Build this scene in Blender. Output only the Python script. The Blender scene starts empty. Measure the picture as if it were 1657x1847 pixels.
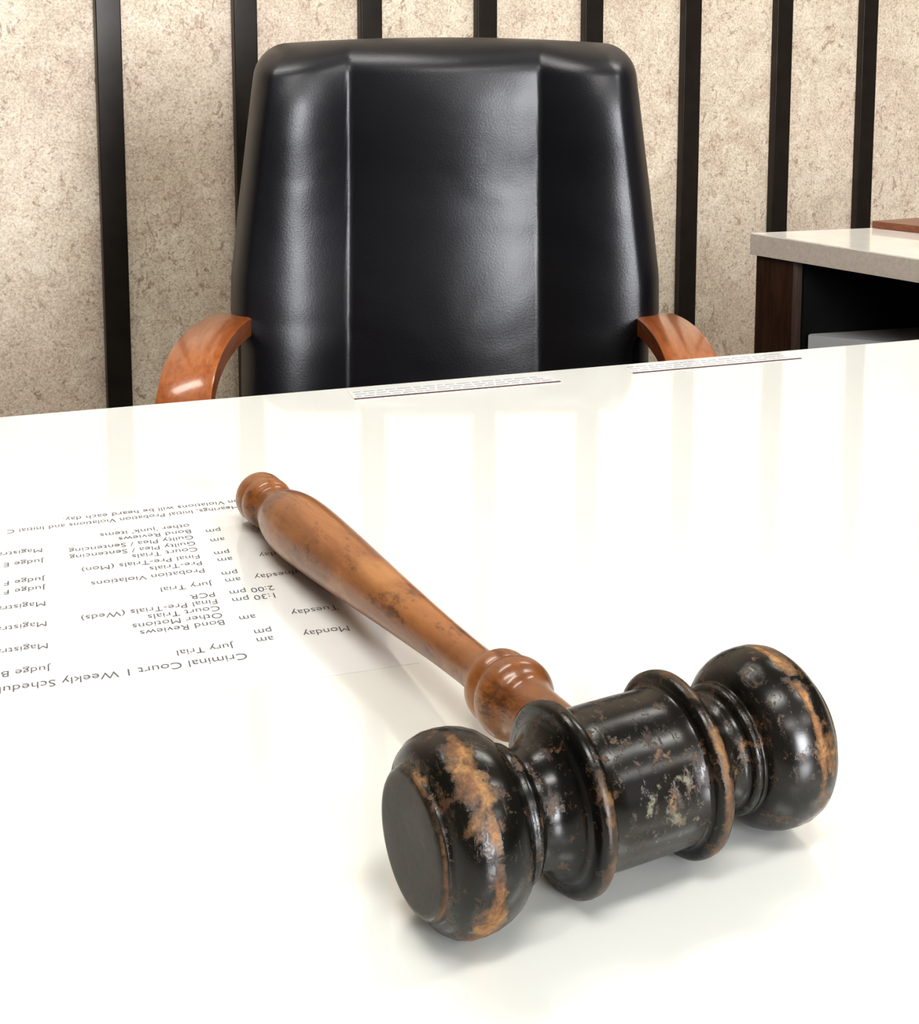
import bpy, bmesh, math
from mathutils import Vector, Matrix
scene = bpy.context.scene
try:
    scene.view_settings.view_transform = 'Standard'
    scene.view_settings.look = 'Medium High Contrast'
except Exception as ex:
    print('LOOK', ex)
col = scene.collection
TZ = 0.75

# ---------------------------------------------------------------- helpers
def link(o, parent=None):
    col.objects.link(o)
    if parent is not None:
        o.parent = parent
    return o
def empty(name, loc=(0,0,0), rz=0):
    o = bpy.data.objects.new(name, None); o.location = loc; o.rotation_euler = (0,0,rz)
    o.empty_display_size = .05
    return link(o)
def mesh_obj(name, bm, mats, parent=None, smooth=False):
    bmesh.ops.recalc_face_normals(bm, faces=bm.faces)
    me = bpy.data.meshes.new(name); bm.to_mesh(me); bm.free()
    for m in (mats if isinstance(mats,(list,tuple)) else [mats]): me.materials.append(m)
    if smooth:
        for p in me.polygons: p.use_smooth = True
    o = bpy.data.objects.new(name, me)
    return link(o, parent)
def bevel(o, w=.003, seg=3):
    m = o.modifiers.new('bev','BEVEL'); m.width=w; m.segments=seg; m.limit_method='ANGLE'; m.angle_limit=.6
    for p in o.data.polygons: p.use_smooth=True
    try:
        wn = o.modifiers.new('wn','WEIGHTED_NORMAL'); wn.keep_sharp=False
    except Exception: pass
def box(name, c, s, mat, parent=None, rz=0, bev=.0, seg=2):
    bm = bmesh.new(); bmesh.ops.create_cube(bm, size=1)
    bmesh.ops.scale(bm, vec=s, verts=bm.verts)
    o = mesh_obj(name, bm, mat, parent); o.location=c; o.rotation_euler=(0,0,rz)
    if bev>0: bevel(o,bev,seg)
    return o
def prism(name, pts, z0, z1, mat, parent=None, bev=0):
    bm = bmesh.new()
    a=[bm.verts.new((x,y,z0)) for x,y in pts]; b=[bm.verts.new((x,y,z1)) for x,y in pts]
    n=len(pts)
    bm.faces.new(a[::-1]); bm.faces.new(b)
    for i in range(n): bm.faces.new((a[i],a[(i+1)%n],b[(i+1)%n],b[i]))
    o = mesh_obj(name,bm,mat,parent)
    if bev: bevel(o,bev)
    return o
def catmull(pts, n=6):
    out=[]
    for i in range(len(pts)-1):
        p0=pts[max(i-1,0)];p1=pts[i];p2=pts[i+1];p3=pts[min(i+2,len(pts)-1)]
        for k in range(n):
            t=k/n
            out.append(tuple(.5*((2*p1[j])+(-p0[j]+p2[j])*t+(2*p0[j]-5*p1[j]+4*p2[j]-p3[j])*t*t+(-p0[j]+3*p1[j]-3*p2[j]+p3[j])*t**3) for j in range(len(p1))))
    out.append(tuple(pts[-1])); return out
def lathe(name, prof, mat, parent=None, axis='X', seg=128):
    bm=bmesh.new(); rings=[]
    for a,r in prof:
        if r<1e-6:
            p=(a,0,0) if axis=='X' else ((0,a,0) if axis=='Y' else (0,0,a))
            rings.append([bm.verts.new(p)])
        else:
            ring=[]
            for k in range(seg):
                t=2*math.pi*k/seg; c,s=r*math.cos(t),r*math.sin(t)
                ring.append(bm.verts.new((a,c,s) if axis=='X' else ((c,a,s) if axis=='Y' else (c,s,a))))
            rings.append(ring)
    for A,B in zip(rings,rings[1:]):
        if len(A)==1 and len(B)==1: continue
        for k in range(seg):
            k2=(k+1)%seg
            if len(A)==1: bm.faces.new((A[0],B[k],B[k2]))
            elif len(B)==1: bm.faces.new((A[k],B[0],A[k2]))
            else: bm.faces.new((A[k],B[k],B[k2],A[k2]))
    return mesh_obj(name,bm,mat,parent,smooth=True)

# ---------------------------------------------------------------- materials
class M:
    def __init__(s,name):
        s.m=bpy.data.materials.new(name); s.m.use_nodes=True
        s.t=s.m.node_tree; s.n=s.t.nodes; s.b=s.n['Principled BSDF']
        s.tc=s.n.new('ShaderNodeTexCoord')
    def set(s,**k):
        for a,v in k.items():
            key=a.replace('_',' ')
            if key in s.b.inputs: s.b.inputs[key].default_value=v
    def l(s,a,b): s.t.links.new(a,b)
    def noise(s,scale,detail=4,rough=.6,vec=None,mapscale=None,dist=0,loc=(0,0,0)):
        nd=s.n.new('ShaderNodeTexNoise'); nd.inputs['Scale'].default_value=scale
        nd.inputs['Detail'].default_value=detail; nd.inputs['Roughness'].default_value=rough
        nd.inputs['Distortion'].default_value=dist
        v=vec or s.tc.outputs['Object']
        if mapscale or loc!=(0,0,0):
            mp=s.n.new('ShaderNodeMapping'); mp.inputs['Scale'].default_value=mapscale or (1,1,1); mp.inputs['Location'].default_value=loc; s.l(v,mp.inputs[0]); v=mp.outputs[0]
        s.l(v,nd.inputs['Vector']); return nd.outputs[0]
    def ramp(s,fac,stops,interp='LINEAR'):
        r=s.n.new('ShaderNodeValToRGB'); cr=r.color_ramp; cr.interpolation=interp
        while len(cr.elements)<len(stops): cr.elements.new(.5)
        for e,(p,c) in zip(cr.elements,stops):
            e.position=p; e.color=(c,c,c,1) if isinstance(c,(int,float)) else (*c,1)
        s.l(fac,r.inputs[0]); return r.outputs[0]
    def math(s,op,a,b=None,clamp=False,c=None):
        m=s.n.new('ShaderNodeMath'); m.operation=op; m.use_clamp=clamp
        for i,v in enumerate((a,b,c)):
            if v is None: continue
            if isinstance(v,(int,float)): m.inputs[i].default_value=v
            else: s.l(v,m.inputs[i])
        return m.outputs[0]
    def mix(s,f,a,b,mode='MIX'):
        m=s.n.new('ShaderNodeMix'); m.data_type='RGBA'; m.blend_type=mode
        for sock,v in ((m.inputs[0],f),(m.inputs[6],a),(m.inputs[7],b)):
            if isinstance(v,(int,float)): sock.default_value=v
            elif isinstance(v,tuple): sock.default_value=(*v,1)
            else: s.l(v,sock)
        return m.outputs[2]
    def bump(s,h,strength=.2,dist=.001):
        b=s.n.new('ShaderNodeBump'); b.inputs['Strength'].default_value=strength; b.inputs['Distance'].default_value=dist
        s.l(h,b.inputs['Height']); s.l(b.outputs[0],s.b.inputs['Normal'])
    def col(s,c):
        if isinstance(c,tuple): s.b.inputs['Base Color'].default_value=(*c,1)
        else: s.l(c,s.b.inputs['Base Color'])
def simple(name,c,rough=.5,metal=0,var=.06,scale=30,**k):
    m=M(name); n=m.noise(scale,4)
    lo=tuple(x*(1-var) for x in c); hi=tuple(min(1,x*(1+var)) for x in c)
    m.col(m.ramp(n,[(.3,lo),(.7,hi)])); m.set(Roughness=rough,Metallic=metal,**k); return m.m

# limestone
m=M('limestone_wall')
big=m.noise(2.6,4,.55); mid=m.noise(9,7,.70,dist=.8); mid2=m.noise(22,5,.65,dist=.5,loc=(3,1,7))
base=m.ramp(mid,[(.36,(.56,.43,.31)),(.47,(.70,.585,.43)),(.54,(.78,.675,.51)),(.64,(.90,.80,.63))])
base=m.mix(m.ramp(big,[(.42,0),(.60,.65)]),base,(.76,.59,.47))
base=m.mix(m.math('MULTIPLY',m.ramp(mid2,[(.54,0),(.62,1)]),.32),base,(.45,.37,.29))
base=m.mix(m.math('MULTIPLY',m.ramp(mid2,[(.38,1),(.44,0)]),.5),base,(.90,.82,.68))
pn=m.noise(48,3,.6,mapscale=(1.0,1,.7),dist=1.0); pl=m.noise(7,2,.5,loc=(5,2,1))
pits=m.math('MULTIPLY',m.ramp(pn,[(.61,0),(.64,1)]),m.ramp(pl,[(.40,.4),(.52,1)]))
base=m.mix(m.math('MULTIPLY',pits,.85),base,(.24,.105,.045))
pn2=m.noise(110,3,.6,dist=.6,loc=(2,9,4))
base=m.mix(m.math('MULTIPLY',m.ramp(pn2,[(.60,0),(.64,1)]),.7),base,(.32,.16,.08))
fine=m.noise(330,3,.8)
base=m.mix(.45,base,m.ramp(fine,[(.38,(.34,.26,.21)),(.5,(.76,.65,.51)),(.62,(1.0,.93,.81))]))
m.col(base); m.set(Roughness=.5); m.bump(pn,.10); WALL=m.m

STRIP=simple('dark_bronze',(.026,.020,.015),.32,.2,.2)
# table
m=M('white_laminate'); n=m.noise(6,3); m.col(m.ramp(n,[(.3,(.80,.815,.775)),(.7,(.825,.84,.80))]))
m.set(Roughness=.35,IOR=1.5,Coat_Weight=1.0,Coat_Roughness=.035,Coat_IOR=1.85); LAM=m.m
# leather
m=M('black_leather'); c2=m.noise(6,4)
m.col(m.ramp(c2,[(.3,(.0035,.0035,.006)),(.7,(.006,.006,.010))])); m.set(Roughness=.36,Specular_IOR_Level=.6)
v=m.n.new('ShaderNodeTexVoronoi'); v.inputs['Scale'].default_value=420; m.l(m.tc.outputs['Object'],v.inputs['Vector'])
wr=m.noise(6,2,.45,dist=.3,mapscale=(1,1,1.2))
m.bump(m.math('ADD',m.math('MULTIPLY',v.outputs['Distance'],.14),m.math('MULTIPLY',wr,10.0)),.25,.002); LEA=m.m
def wood(name,dark,mid,light,ms,rough,coat,scale=30,spots=False):
    m=M(name); n=m.noise(scale,6,.65,mapscale=ms,dist=.5); n2=m.noise(14,3)
    c=m.ramp(n,[(.3,dark),(.5,mid),(.72,light)])
    c=m.mix(m.ramp(n2,[(.4,0),(.7,.35)]),c,dark)
    if spots:
        s=m.noise(90,6,.75,mapscale=(1,.45,1)); c=m.mix(m.ramp(s,[(.53,0),(.63,.85)]),c,(.07,.022,.007))
        s2=m.noise(26,4,.6,mapscale=(1,.6,1)); c=m.mix(m.ramp(s2,[(.49,0),(.62,.75)]),c,(.15,.05,.014))
        s3=m.noise(34,4,.6,mapscale=(1,.5,1),loc=(4,4,4)); c=m.mix(m.ramp(s3,[(.55,0),(.66,.6)]),c,(.48,.22,.07))
    m.col(c); m.set(Roughness=rough,Coat_Weight=coat,Coat_Roughness=.12); return m.m
ARM=wood('varnished_beech',(.24,.066,.014),(.37,.108,.024),(.46,.155,.042),(6,.6,6),.3,.6)
WAL=wood('walnut_panel',(.018,.008,.004),(.045,.020,.010),(.075,.036,.02),(8,8,.5),.45,.1)
CHE=wood('cherry_wood',(.12,.04,.02),(.20,.07,.035),(.26,.10,.05),(1,6,6),.4,.3)
HAN=wood('worn_handle_wood',(.19,.062,.014),(.30,.105,.024),(.40,.165,.045),(5,.5,5),.33,.45,scale=22,spots=True)
BLK=simple('black_plastic',(.006,.006,.006),.8,Specular_IOR_Level=.15)
MET=simple('steel',(.35,.35,.36),.3,1.0)
PAP=simple('paper_white',(.81,.825,.815),.55,var=.01,Coat_Weight=1.0,Coat_Roughness=.035,Coat_IOR=1.85)
TRAY=simple('grey_plastic',(.42,.42,.42),.5)
INK=simple('ink',(.10,.10,.115),.6)
INKB=simple('brown_ink',(.10,.05,.04),.6)
GRY=simple('grey_ink',(.36,.36,.39),.6)
DTOP=simple('desk_laminate',(.84,.82,.76),.3,Coat_Weight=1.0,Coat_Roughness=.05)
DEDGE=simple('desk_edge',(.56,.50,.43),.5,var=.10,scale=200)
CARP=simple('carpet',(.10,.09,.085),.95,var=.3,scale=80)
CEIL=simple('ceiling_paint',(.45,.45,.44),.9)
PAINT=simple('wall_paint',(.18,.17,.15),.8)
def emis(name,c,s):
    m=bpy.data.materials.new(name); m.use_nodes=True; t=m.node_tree; t.nodes.clear()
    e=t.nodes.new('ShaderNodeEmission'); o=t.nodes.new('ShaderNodeOutputMaterial')
    e.inputs[0].default_value=(*c,1); e.inputs[1].default_value=s; t.links.new(e.outputs[0],o.inputs[0]); return m

# gavel head paint
R=.0305
m=M('worn_black_lacquer')
sp=m.n.new('ShaderNodeSeparateXYZ'); m.l(m.tc.outputs['Object'],sp.inputs[0])
x,y,z=sp.outputs; ax=m.math('ABSOLUTE',x)
nA=m.noise(75,9,.78); nB=m.noise(26,4,.6); nC=m.noise(170,6,.75); nD=m.noise(22,6,.7,mapscale=(.3,1,1)); nS=m.noise(60,6,.8,mapscale=(3.0,.8,.8),loc=(2,3,1))
nE=m.noise(24,4,.6,loc=(7,1,3)); nF=m.noise(34,5,.65,loc=(1,8,5))
patch=m.math('MULTIPLY',m.ramp(nA,[(.57,0),(.64,1)]),m.ramp(nB,[(.54,0),(.63,1)]))
speck=m.math('MULTIPLY',m.ramp(nC,[(.57,0),(.64,1)]),m.ramp(nE,[(.40,0),(.56,.9)]))
scr=m.math('MULTIPLY',m.ramp(nS,[(.57,0),(.66,.8)]),m.ramp(nA,[(.40,0),(.55,1)]))
def band(c,w,src,lo,hi,amp=2.2):
    d=m.math('ABSOLUTE',m.math('SUBTRACT',ax,c))
    b=m.math('SUBTRACT',1.0,m.math('DIVIDE',d,w),clamp=True)
    b=m.math('ADD',b,m.math('MULTIPLY',m.math('SUBTRACT',nC,.5),amp))
    return m.math('MULTIPLY',m.ramp(b,[(0.15,0),(.7,1)]),m.ramp(src,[(lo,0),(hi,1)]))
b1=band(2.02*R,.0022,nD,.47,.55)
bw=band(2.06*R,.0075,nF,.53,.60,3.0)
b2=band(.73*R,.0024,nD,.44,.60,2.6)
b3=band(2.46*R,.0009,nD,.42,.5)
msk=m.math('MAXIMUM',m.math('MAXIMUM',patch,m.math('MAXIMUM',b1,bw)),m.math('MAXIMUM',b2,m.math('MAXIMUM',b3,m.math('MAXIMUM',speck,scr))))
# stand-in crest on the barrel: a plain ring, mostly rubbed away
th=m.math('ARCTAN2',z,m.math('MULTIPLY',y,-1.0))
arc=m.math('MULTIPLY',m.math('SUBTRACT',th,.05),.82*R)
dx=m.math('SUBTRACT',x,.004)
dd=m.math('SQRT',m.math('ADD',m.math('MULTIPLY',arc,arc),m.math('MULTIPLY',dx,dx)))
ring=m.ramp(m.math('MULTIPLY',dd,50),[(.42,0),(.46,1),(.54,1),(.58,0)])
disc=m.ramp(m.math('MULTIPLY',dd,50),[(.10,1),(.40,0)])
emb=m.math('MULTIPLY',m.math('ADD',ring,disc,clamp=True),m.ramp(nC,[(.50,0),(.58,1)]))
gold=m.ramp(nA,[(.38,(.07,.028,.011)),(.5,(.21,.095,.032)),(.64,(.45,.25,.09))])
blk=m.ramp(nB,[(.38,(.003,.003,.002)),(.62,(.008,.006,.004))])
c=m.mix(m.math('MULTIPLY',speck,.65),blk,(.095,.050,.028)); c=m.mix(m.math('MULTIPLY',scr,.7),c,(.095,.045,.022))
hard=m.math('MAXIMUM',m.math('MULTIPLY',patch,.6),m.math('MAXIMUM',m.math('MAXIMUM',b1,m.math('MULTIPLY',bw,.8)),m.math('MAXIMUM',m.math('MULTIPLY',b2,.6),m.math('MULTIPLY',b3,.7))))
c=m.mix(m.math('MULTIPLY',hard,.92),c,gold); c=m.mix(m.math('MULTIPLY',emb,.6),c,(.18,.175,.12))
face=m.ramp(m.math('MULTIPLY',ax,10),[(2.435*R*10,0),(2.455*R*10,1)])
flat=m.math('MULTIPLY',face,m.ramp(m.math('SQRT',m.math('ADD',m.math('MULTIPLY',y,y),m.math('MULTIPLY',z,z))),[(.0195,1),(.0205,0)]))
c=m.mix(flat,c,m.ramp(nA,[(.35,(.014,.010,.008)),(.65,(.05,.034,.024))]))
m.col(c)
rr=m.ramp(m.math('ADD',msk,m.math('MULTIPLY',nC,.25)),[(0.0,.17),(.2,.26),(1,.58)])
m.l(m.math('MAXIMUM',rr,m.math('MULTIPLY',flat,.5)),m.b.inputs['Roughness'])
m.set(Specular_IOR_Level=.5); m.bump(m.math('ADD',m.math('MULTIPLY',msk,-.5),m.math('MULTIPLY',nA,.25)),.35,.0006); HEAD=m.m

# ---------------------------------------------------------------- room
ang=math.radians(26.75); wv=Vector((math.cos(ang),math.sin(ang),0)); nv=Vector((math.sin(ang),-math.cos(ang),0))
P0=Vector((-.574,2.3,0)); S=.2305; HT=2.9
def rp(a,b,z): v=P0+wv*a+nv*b; return (v.x,v.y,z)
box('wall_back',rp(1.0,-.05-.0,HT/2),(7.0,.1,HT),WALL,rz=ang)
bm=bmesh.new()
for k in range(-10,20):
    a=k*S
    mt=Matrix.Translation(Vector(rp(a,.009,HT/2)))@Matrix.Rotation(ang,4,'Z')@Matrix.Diagonal((.041,.018,HT-.002,1))
    bmesh.ops.create_cube(bm,size=1,matrix=mt)
o=mesh_obj('trim_1',bm,STRIP); bevel(o,.002,2)
box('floor',rp(1.0,3.0,-.05),(7.2,6.4,.1),CARP,rz=ang)
box('ceiling',rp(1.0,3.0,HT+.05),(7.2,6.4,.1),CEIL,rz=ang)
box('wall_left',rp(-2.55,3.0,HT/2),(.1,6.0,HT),PAINT,rz=ang)
box('wall_right',rp(4.55,3.0,HT/2),(.1,6.0,HT),PAINT,rz=ang)
box('wall_front',rp(1.0,6.05,HT/2),(7.0,.1,HT),PAINT,rz=ang)
LE1=emis('light_diffuser_a',(1.0,.975,.92),13.0)
LE2=emis('light_diffuser_b',(1.0,.975,.92),17.0)
for i,(a,b) in enumerate([(-.5,.8),(1.7,.8),(-.6,2.7),(1.6,2.7),(-.6,4.6),(1.6,4.6)]):
    e=empty('ceiling_light',rp(a,b,HT-.012),ang)
    box('frame',(0,0,0),(1.24,.44,.02),MET,e)
    box('diffuser',(0,0,-.012),(1.2,.4,.006),LE2 if b==2.7 else LE1,e)
wn=empty('window_1',rp(.35,5.99,1.75),ang)
WE=emis('window_daylight',(.95,.96,1.0),29.0)
box('glass',(0,0,0),(1.3,.01,1.7),WE,wn)
for k,(cx,cz,sx,sz) in enumerate([(0,.88,1.42,.06),(0,-.88,1.42,.06),(-.68,0,.06,1.7),(.68,0,.06,1.7),(0,0,.04,1.7)]):
    box('frame_%d'%(k+1),(cx,.01,cz),(sx,.05,sz),MET,wn)

# ---------------------------------------------------------------- table
tang=math.radians(17.6); e2=Vector((math.cos(tang),math.sin(tang),0)); n2=Vector((-math.sin(tang),math.cos(tang),0))
def tp(a,b,z): v=e2*a+n2*b; return (v.x,v.y,z)
tb=empty('office_table',tp(.05,.573,0),tang)
box('top',(0,0,TZ-.0175),(2.0,.85,.035),LAM,tb,bev=.003,seg=3)
box('side_panel_1',(-.9,0,.3575),(.04,.72,.715),WAL,tb,bev=.002)
box('side_panel_2',(.9,0,.3575),(.04,.72,.715),WAL,tb,bev=.002)
box('modesty_panel',(0,-.2,.46),(1.76,.02,.50),WAL,tb)

# schedule sheet
O=(-.0939,.5891)
sh=empty('court_schedule_sheet',(O[0],O[1],TZ+.0001),math.radians(197.6))
box('paper',(.075,-.093,.0),(.29,.250,.0001),PAP,sh)
def text(s,a,b,size=.0079,mat=INK,parent=sh,sx=.86):
    cu=bpy.data.curves.new('txt','FONT'); cu.body=s; cu.size=size; cu.materials.append(mat)
    cu.resolution_u=3; cu.offset=-.00005
    o=bpy.data.objects.new('text_line',cu); o.location=(a,-b,.0002); o.scale=(sx,1,1); link(o,parent); return o
text('Criminal Court 1 Weekly Schedule',0,0,.0088)
rows=[(-.049,.0130,'Monday'),(-.049,.0365,'Tuesday'),(-.049,.083,'Wednesday'),(-.049,.110,'Thursday'),(-.049,.138,'Friday'),
(-.0140,.0130,'am'),(-.0148,.0215,'pm'),(-.0100,.0380,'am'),(-.024,.0590,'1:30 pm'),(-.024,.0680,'2:00 pm'),(-.0100,.083,'am'),(-.0100,.092,'pm'),(-.0100,.110,'am'),(-.0100,.1195,'pm'),(-.0100,.138,'am'),(-.0100,.152,'pm'),
(.0045,.0115,'Jury Trial'),(.0045,.0365,'Bond Reviews'),(.0045,.0445,'Other Motions'),(.0045,.0525,'Court Trials'),(.0045,.0605,'Final Pre-Trials (Weds)'),(.0045,.069,'PCR'),(.0045,.082,'Jury Trial'),
(.0055,.0995,'Probation Violations'),(.0055,.1095,'Pre-Trials'),(.0055,.1185,'Final Pre-Trials (Mon)'),(.0055,.1285,'Court Trials'),(.0055,.137,'Guilty Plea / Sentencing'),(.0055,.146,'Guilty Plea / Sentencing'),(.0055,.155,'Bond Reviews'),(.0055,.1635,"other 'junk' items"),
(.083,.0140,'Judge B'),(.083,.0365,'Magistrate'),(.083,.060,'Magistrate'),(.083,.083,'Magistrate'),(.083,.102,'Judge F'),(.083,.113,'Judge F'),(.083,.137,'Judge E'),(.083,.152,'Magistrate')]
for a,b,s in rows: text(s,a,b)
text('Initial Hearings, Initial Probation Violations and Initial C',-.040,.1840,sx=.80)
text('Probation Violations will be heard each day.',-.046,.1935,sx=.84)

# thin printed strips at the far edge
def strip_sheet(p,q,depth):
    P=Vector((*p,0));Q=Vector((*q,0)); L=(Q-P).length; an=math.atan2((Q-P).y,(Q-P).x)
    e=empty('printed_card',(p[0],p[1],TZ+.0002),an)
    box('paper',(L/2,depth/2,0),(L,depth,.0003),PAP,e)
    box('dark_rule',(L/2,.0016,.0003),(L,.0032,.0002),INKB,e)
    for r in range(3):
        k=0; xx=.003
        while xx<L-.012:
            w=.004+.006*((k*7+r*3)%5)/4
            box('print_mark',(xx+w/2,.008+r*.0055,.0003),(w,.0017,.0002),GRY,e)
            xx+=w+.0022; k+=1
strip_sheet((-.0753,.9847),(.0767,1.0321),.024)
strip_sheet((.1344,1.0559),(.2753,1.1014),.018)

# ---------------------------------------------------------------- gavel
half=[(2.49,0),(2.495,.35),(2.50,.64),(2.49,.69),(2.46,.725),(2.42,.74),(2.385,.745),(2.375,.77),(2.36,.82),(2.31,.895),(2.22,.96),(2.10,.995),(1.98,1.0),(1.86,.99),(1.74,.96),(1.63,.91),(1.54,.84),(1.49,.775),(1.475,.73),(1.465,.70),(1.44,.70),(1.42,.71),(1.38,.715),(1.34,.70),(1.325,.655),(1.31,.62),(1.25,.605),(1.15,.605),(1.06,.63),(.98,.675),(.92,.735),(.895,.77),(.885,.80),(.86,.815),(.845,.83),(.835,.90),(.825,.95),(.795,.99),(.74,1.0),(.68,.995),(.645,.965),(.625,.90),(.615,.86),(.58,.845),(.40,.84),(.2,.845)]
full=[(-a*R,r*R) for a,r in half]+[(0,.845*R)]+[(a*R,r*R) for a,r in reversed(half)]
gz=math.radians(27.9)
gav=empty('gavel',(.0522,.4345,TZ+R+.0004),gz)
head=lathe('head',full,HEAD,gav,'X',160)
hp=[(.012,.0095),(.024,.0098),(.040,.0102),(.056,.0108),(.0605,.0118),(.0630,.0138),(.0655,.0152),(.0690,.0157),(.0725,.0152),(.0745,.0141),(.0758,.0134),(.0772,.0138),(.0800,.0143),(.0830,.0138),(.0855,.0122),(.0878,.0104),(.0900,.0094),(.0960,.0086),(.105,.0085),(.13,.0092),(.17,.0111),(.21,.0133),(.25,.0155),(.282,.0167),(.300,.0163),(.313,.0146),(.322,.0122),(.327,.0108),(.3305,.0104),(.3325,.0112),(.3345,.0128),(.3385,.0138),(.3425,.0137),(.3445,.0131),(.3465,.0136),(.3505,.0139),(.3545,.0133),(.357,.0118),(.358,.0100),(.3575,.0070),(.357,0)]
ha=lathe('handle',catmull(hp,4),HAN,gav,'Y',96)
ha.rotation_euler=(-.047,0,-.008)

# ---------------------------------------------------------------- chair
ch=empty('office_chair',(-.018,1.72,0))
def Wof(z):
    pts=[(.36,.238),(.45,.247),(.56,.251),(.625,.252),(.638,.257),(.652,.265),(.70,.265),(.80,.255),(.90,.242),(1.0,.230)]
    for (a,b),(c,d) in zip(pts,pts[1:]):
        if z<=c: return b+(d-b)*max(0,(z-a)/(c-a))
    return pts[-1][1]
def ztop(u): return .983+.007*(1-u*u)
def slope(z):
    pts=[(.3,.10),(.45,.17),(.55,.20),(.70,.19),(.79,.13),(.85,.0),(.895,.02),(.935,.14),(.99,.18),(1.1,.2)]
    for (a,b),(c,d) in zip(pts,pts[1:]):
        if z<=c:
            t=(z-a)/(c-a); t=t*t*(3-2*t); return b+(d-b)*t
    return .2
YC=[0]; 
for k in range(1,400): YC.append(YC[-1]+slope(.3+k*.002)*.002)
y66=YC[180]
def ycurve(z):
    q=(z-.3)/.002; i=int(q); i=max(0,min(i,397)); return YC[i]+(YC[i+1]-YC[i])*(q-i)-y66
nu,nvv=170,110; z0=.36
bm=bmesh.new(); F=[];B=[]
def f(d,rr):
    t=min(max(d,0)/rr,1); return math.sqrt(max(0,1-(1-t)**2))
for j in range(nvv+1):
    tj=j/nvv; vv=math.sin(math.pi/2*tj)**.9 if tj>0 else 0
    rf=[];rb=[]
    for i in range(nu+1):
        u=math.sin(math.pi/2*(2*i/nu-1)); zt=ztop(u)
        z=z0+(zt-z0)*vv; Wd=Wof(z); Rr=.038
        if z>zt-Rr: Wd-=Rr*(1-math.sqrt(max(0,1-((z-(zt-Rr))/Rr)**2)))*.95
        x=u*Wd; axx=abs(x); sm=.115
        dt=zt-z
        E=f(Wd-axx,.035)*f(dt,.04)
        if axx<sm: bl=.017*(1-(axx/sm)**2)
        else:
            s=(axx-sm)/(Wof(z)-sm); bl=.038*max(0,math.sin(math.pi*min(1,s)*.80))
        yy=ycurve(z)-E*(.055+bl*f(dt,.12))
        rf.append(bm.verts.new((x,yy,z)))
        rb.append(bm.verts.new((x,ycurve(z)+.004+.035*f(Wd-axx,.03)*f(dt,.03),z)))
    F.append(rf);B.append(rb)
for G in (F,B):
    for j in range(nvv):
        for i in range(nu): bm.faces.new((G[j][i],G[j][i+1],G[j+1][i+1],G[j+1][i]))
for j in range(nvv):
    for i in (0,nu): bm.faces.new((F[j][i],F[j+1][i],B[j+1][i],B[j][i]))
for i in range(nu):
    for j in (0,nvv): bm.faces.new((F[j][i],F[j][i+1],B[j][i+1],B[j][i]))
mesh_obj('backrest',bm,LEA,ch,smooth=True)
s=box('seat',(0,-.27,.435),(.50,.50,.13),LEA,ch); bevel(s,.045,6)
box('seat_pan',(0,-.24,.355),(.40,.40,.03),BLK,ch,bev=.01)
def arm(sx):
    path=[(.02,.632),(-.03,.643),(-.09,.652),(-.16,.658),(-.23,.658),(-.285,.648),(-.322,.624),(-.340,.585),(-.343,.52),(-.330,.44),(-.29,.385),(-.22,.362),(-.12,.358)]
    P=catmull(path,8); bm=bmesh.new(); rings=[]
    w=.028;t=.010; sec=[(-w,-t),(-w+.004,-t-.002) ,(w-.004,-t-.002),(w,-t),(w,t),(w-.004,t+.002),(-w+.004,t+.002),(-w,t)]
    for i,p in enumerate(P):
        a=P[max(i-1,0)];b=P[min(i+1,len(P)-1)]
        d=Vector((0,b[0]-a[0],b[1]-a[1])).normalized(); nn=Vector((0,-d.z,d.y)) 
        sp_=.253+.010*min(1,max(0,-p[0]/.3))
        if i>len(P)*.72: sp_-=.07*(i-len(P)*.72)/(len(P)*.28)
        rings.append([bm.verts.new(Vector((sx*sp_+q[0],p[0],p[1]))+nn*q[1]) for q in sec])
    n=len(sec)
    for A,Bq in zip(rings,rings[1:]):
        for k in range(n): bm.faces.new((A[k],A[(k+1)%n],Bq[(k+1)%n],Bq[k]))
    bm.faces.new(rings[0]); bm.faces.new(rings[-1][::-1])
    o=mesh_obj('armrest',bm,ARM,ch); 
    for p in o.data.polygons: p.use_smooth=True
    m_=o.modifiers.new('es','EDGE_SPLIT'); m_.split_angle=.9
arm(-1);arm(1)
lathe('gas_column',[(.09,0),(.09,.03),(.20,.03),(.20,.02),(.35,.02),(.35,0)],MET,ch,'Z',32).location=(0,-.24,0)
for k in range(5):
    a=2*math.pi*k/5+.3; dx_,dy_=math.cos(a),math.sin(a)
    bm=bmesh.new()
    def sec(r,w,h,z): return [bm.verts.new((dx_*r-dy_*q*w,dy_*r+dx_*q*w-.24,z+h*p)) for q,p in ((-1,-1),(1,-1),(1,1),(-1,1))]
    A=sec(.02,.03,.022,.105);Bq=sec(.30,.018,.012,.078)
    for i in range(4): bm.faces.new((A[i],A[(i+1)%4],Bq[(i+1)%4],Bq[i]))
    bm.faces.new(A);bm.faces.new(Bq)
    bevel(mesh_obj('base_leg_%d'%(k+1),bm,ARM,ch),.005)
    c_=lathe('caster_%d'%(k+1),[(-.02,0),(-.02,.022),(-.016,.027),(.016,.027),(.02,.022),(.02,0)],BLK,ch,'X',32)
    c_.location=(dx_*.29,dy_*.29-.24,.0275+.0); c_.rotation_euler=(0,0,a+1.57)
    lathe('caster_stem_%d'%(k+1),[(.03,0),(.03,.006),(.075,.006),(.075,0)],MET,ch,'Z',16).location=(dx_*.29,dy_*.29-.24,0)

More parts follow.
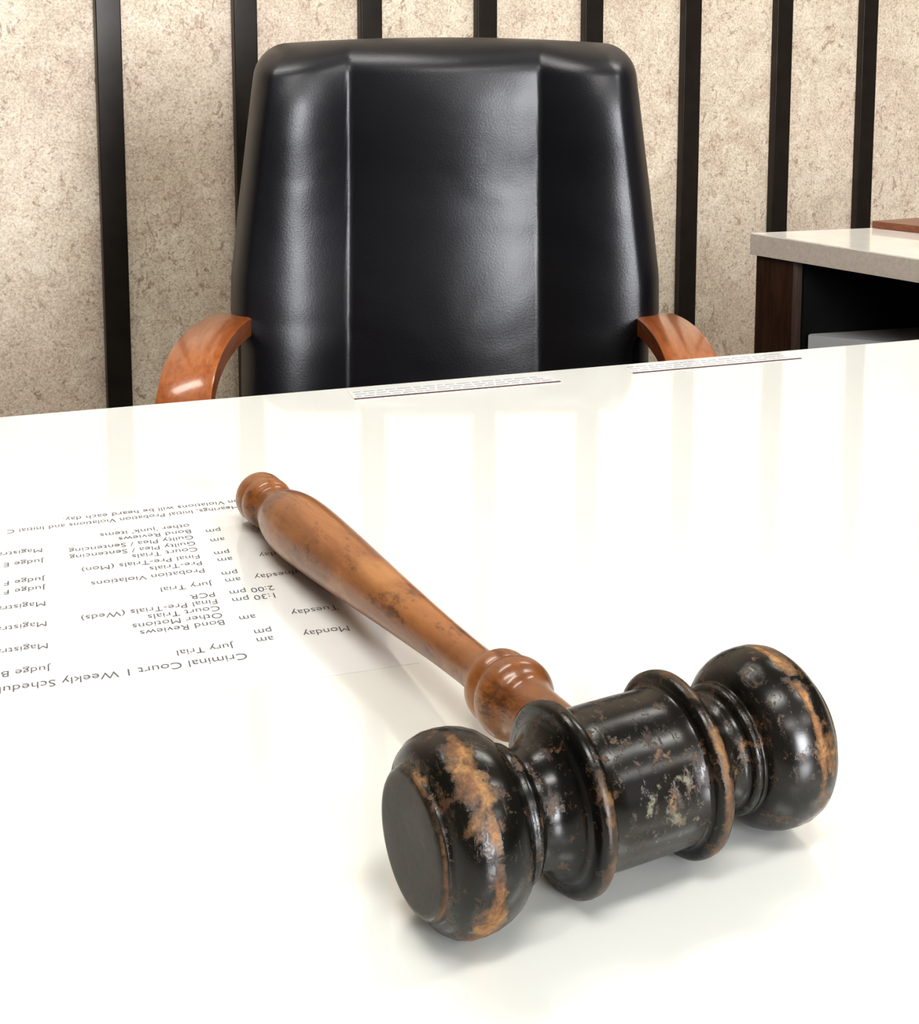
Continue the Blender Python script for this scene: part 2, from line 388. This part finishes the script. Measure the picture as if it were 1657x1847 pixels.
# ---------------------------------------------------------------- side desk
dk=empty('side_desk')
A=Vector((.362,1.72));Bc=Vector((.66,1.37));C=Vector((1.35,1.66));D=Vector((1.20,1.92))
prism('top',[A,Bc,C,D],TZ-.026,TZ,[DTOP],dk)
fd=(Bc-A).normalized(); bd=(D-A).normalized(); ins=fd*.004+bd*.004
prism('edge_band',[A-fd*.001-bd*.001,Bc-bd*.001,Bc+bd*.001,A+bd*.001],TZ-.027,TZ-.0012,DEDGE,dk)
a0=A+ins
prism('end_panel',[a0,a0+fd*.055,a0+fd*.055+bd*.60,a0+bd*.60],0,TZ-.0262,WAL,dk)
a1=a0+fd*.0551+bd*.012
prism('recess_shade_sheet',[a1,a1+fd*.003,a1+fd*.003+bd*.235,a1+bd*.235],0,TZ-.0262,BLK,dk)  # added black sheet over the lit wood, standing in for the recess's shade
b0=Bc-fd*.06+bd*.004
prism('end_panel_far',[b0,b0+fd*.055,b0+fd*.055+(C-Bc).normalized()*.6,b0+(C-Bc).normalized()*.6],0,TZ-.0262,WAL,dk)
g0=a0+fd*.056+bd*.25
prism('back_panel',[g0,g0+fd*.36,g0+fd*.36+bd*.02,g0+bd*.02],0,TZ-.0262,BLK,dk)
prism('shelf',[Vector((.418,1.668)),Vector((.60,1.47)),Vector((.78,1.54)),Vector((.64,1.72))],.575,.595,BLK,dk)
prism('document_tray',[Vector((.424,1.672)),Vector((.60,1.60)),Vector((.70,1.62)),Vector((.62,1.715)),Vector((.45,1.715))],.5955,.632,TRAY,dk)
prism('wooden_board',[Vector((.522,1.758)),Vector((.70,1.60)),Vector((.78,1.66)),Vector((.60,1.79))],TZ+.0003,TZ+.009,CHE)

# ---------------------------------------------------------------- world / camera
w=bpy.data.worlds.new('World'); scene.world=w; w.use_nodes=True
w.node_tree.nodes['Background'].inputs[0].default_value=(.95,.97,1,1); w.node_tree.nodes['Background'].inputs[1].default_value=.7
cd=bpy.data.cameras.new('Camera'); cam=bpy.data.objects.new('Camera',cd); link(cam)
cam.location=(0,0,TZ+.286); cam.rotation_euler=(math.radians(90-7.43),0,0)
cd.sensor_fit='VERTICAL'; cd.sensor_height=36; cd.lens=2537*36/1847; cd.shift_y=-(923.5-331)/1847
cd.clip_start=.01
scene.camera=cam
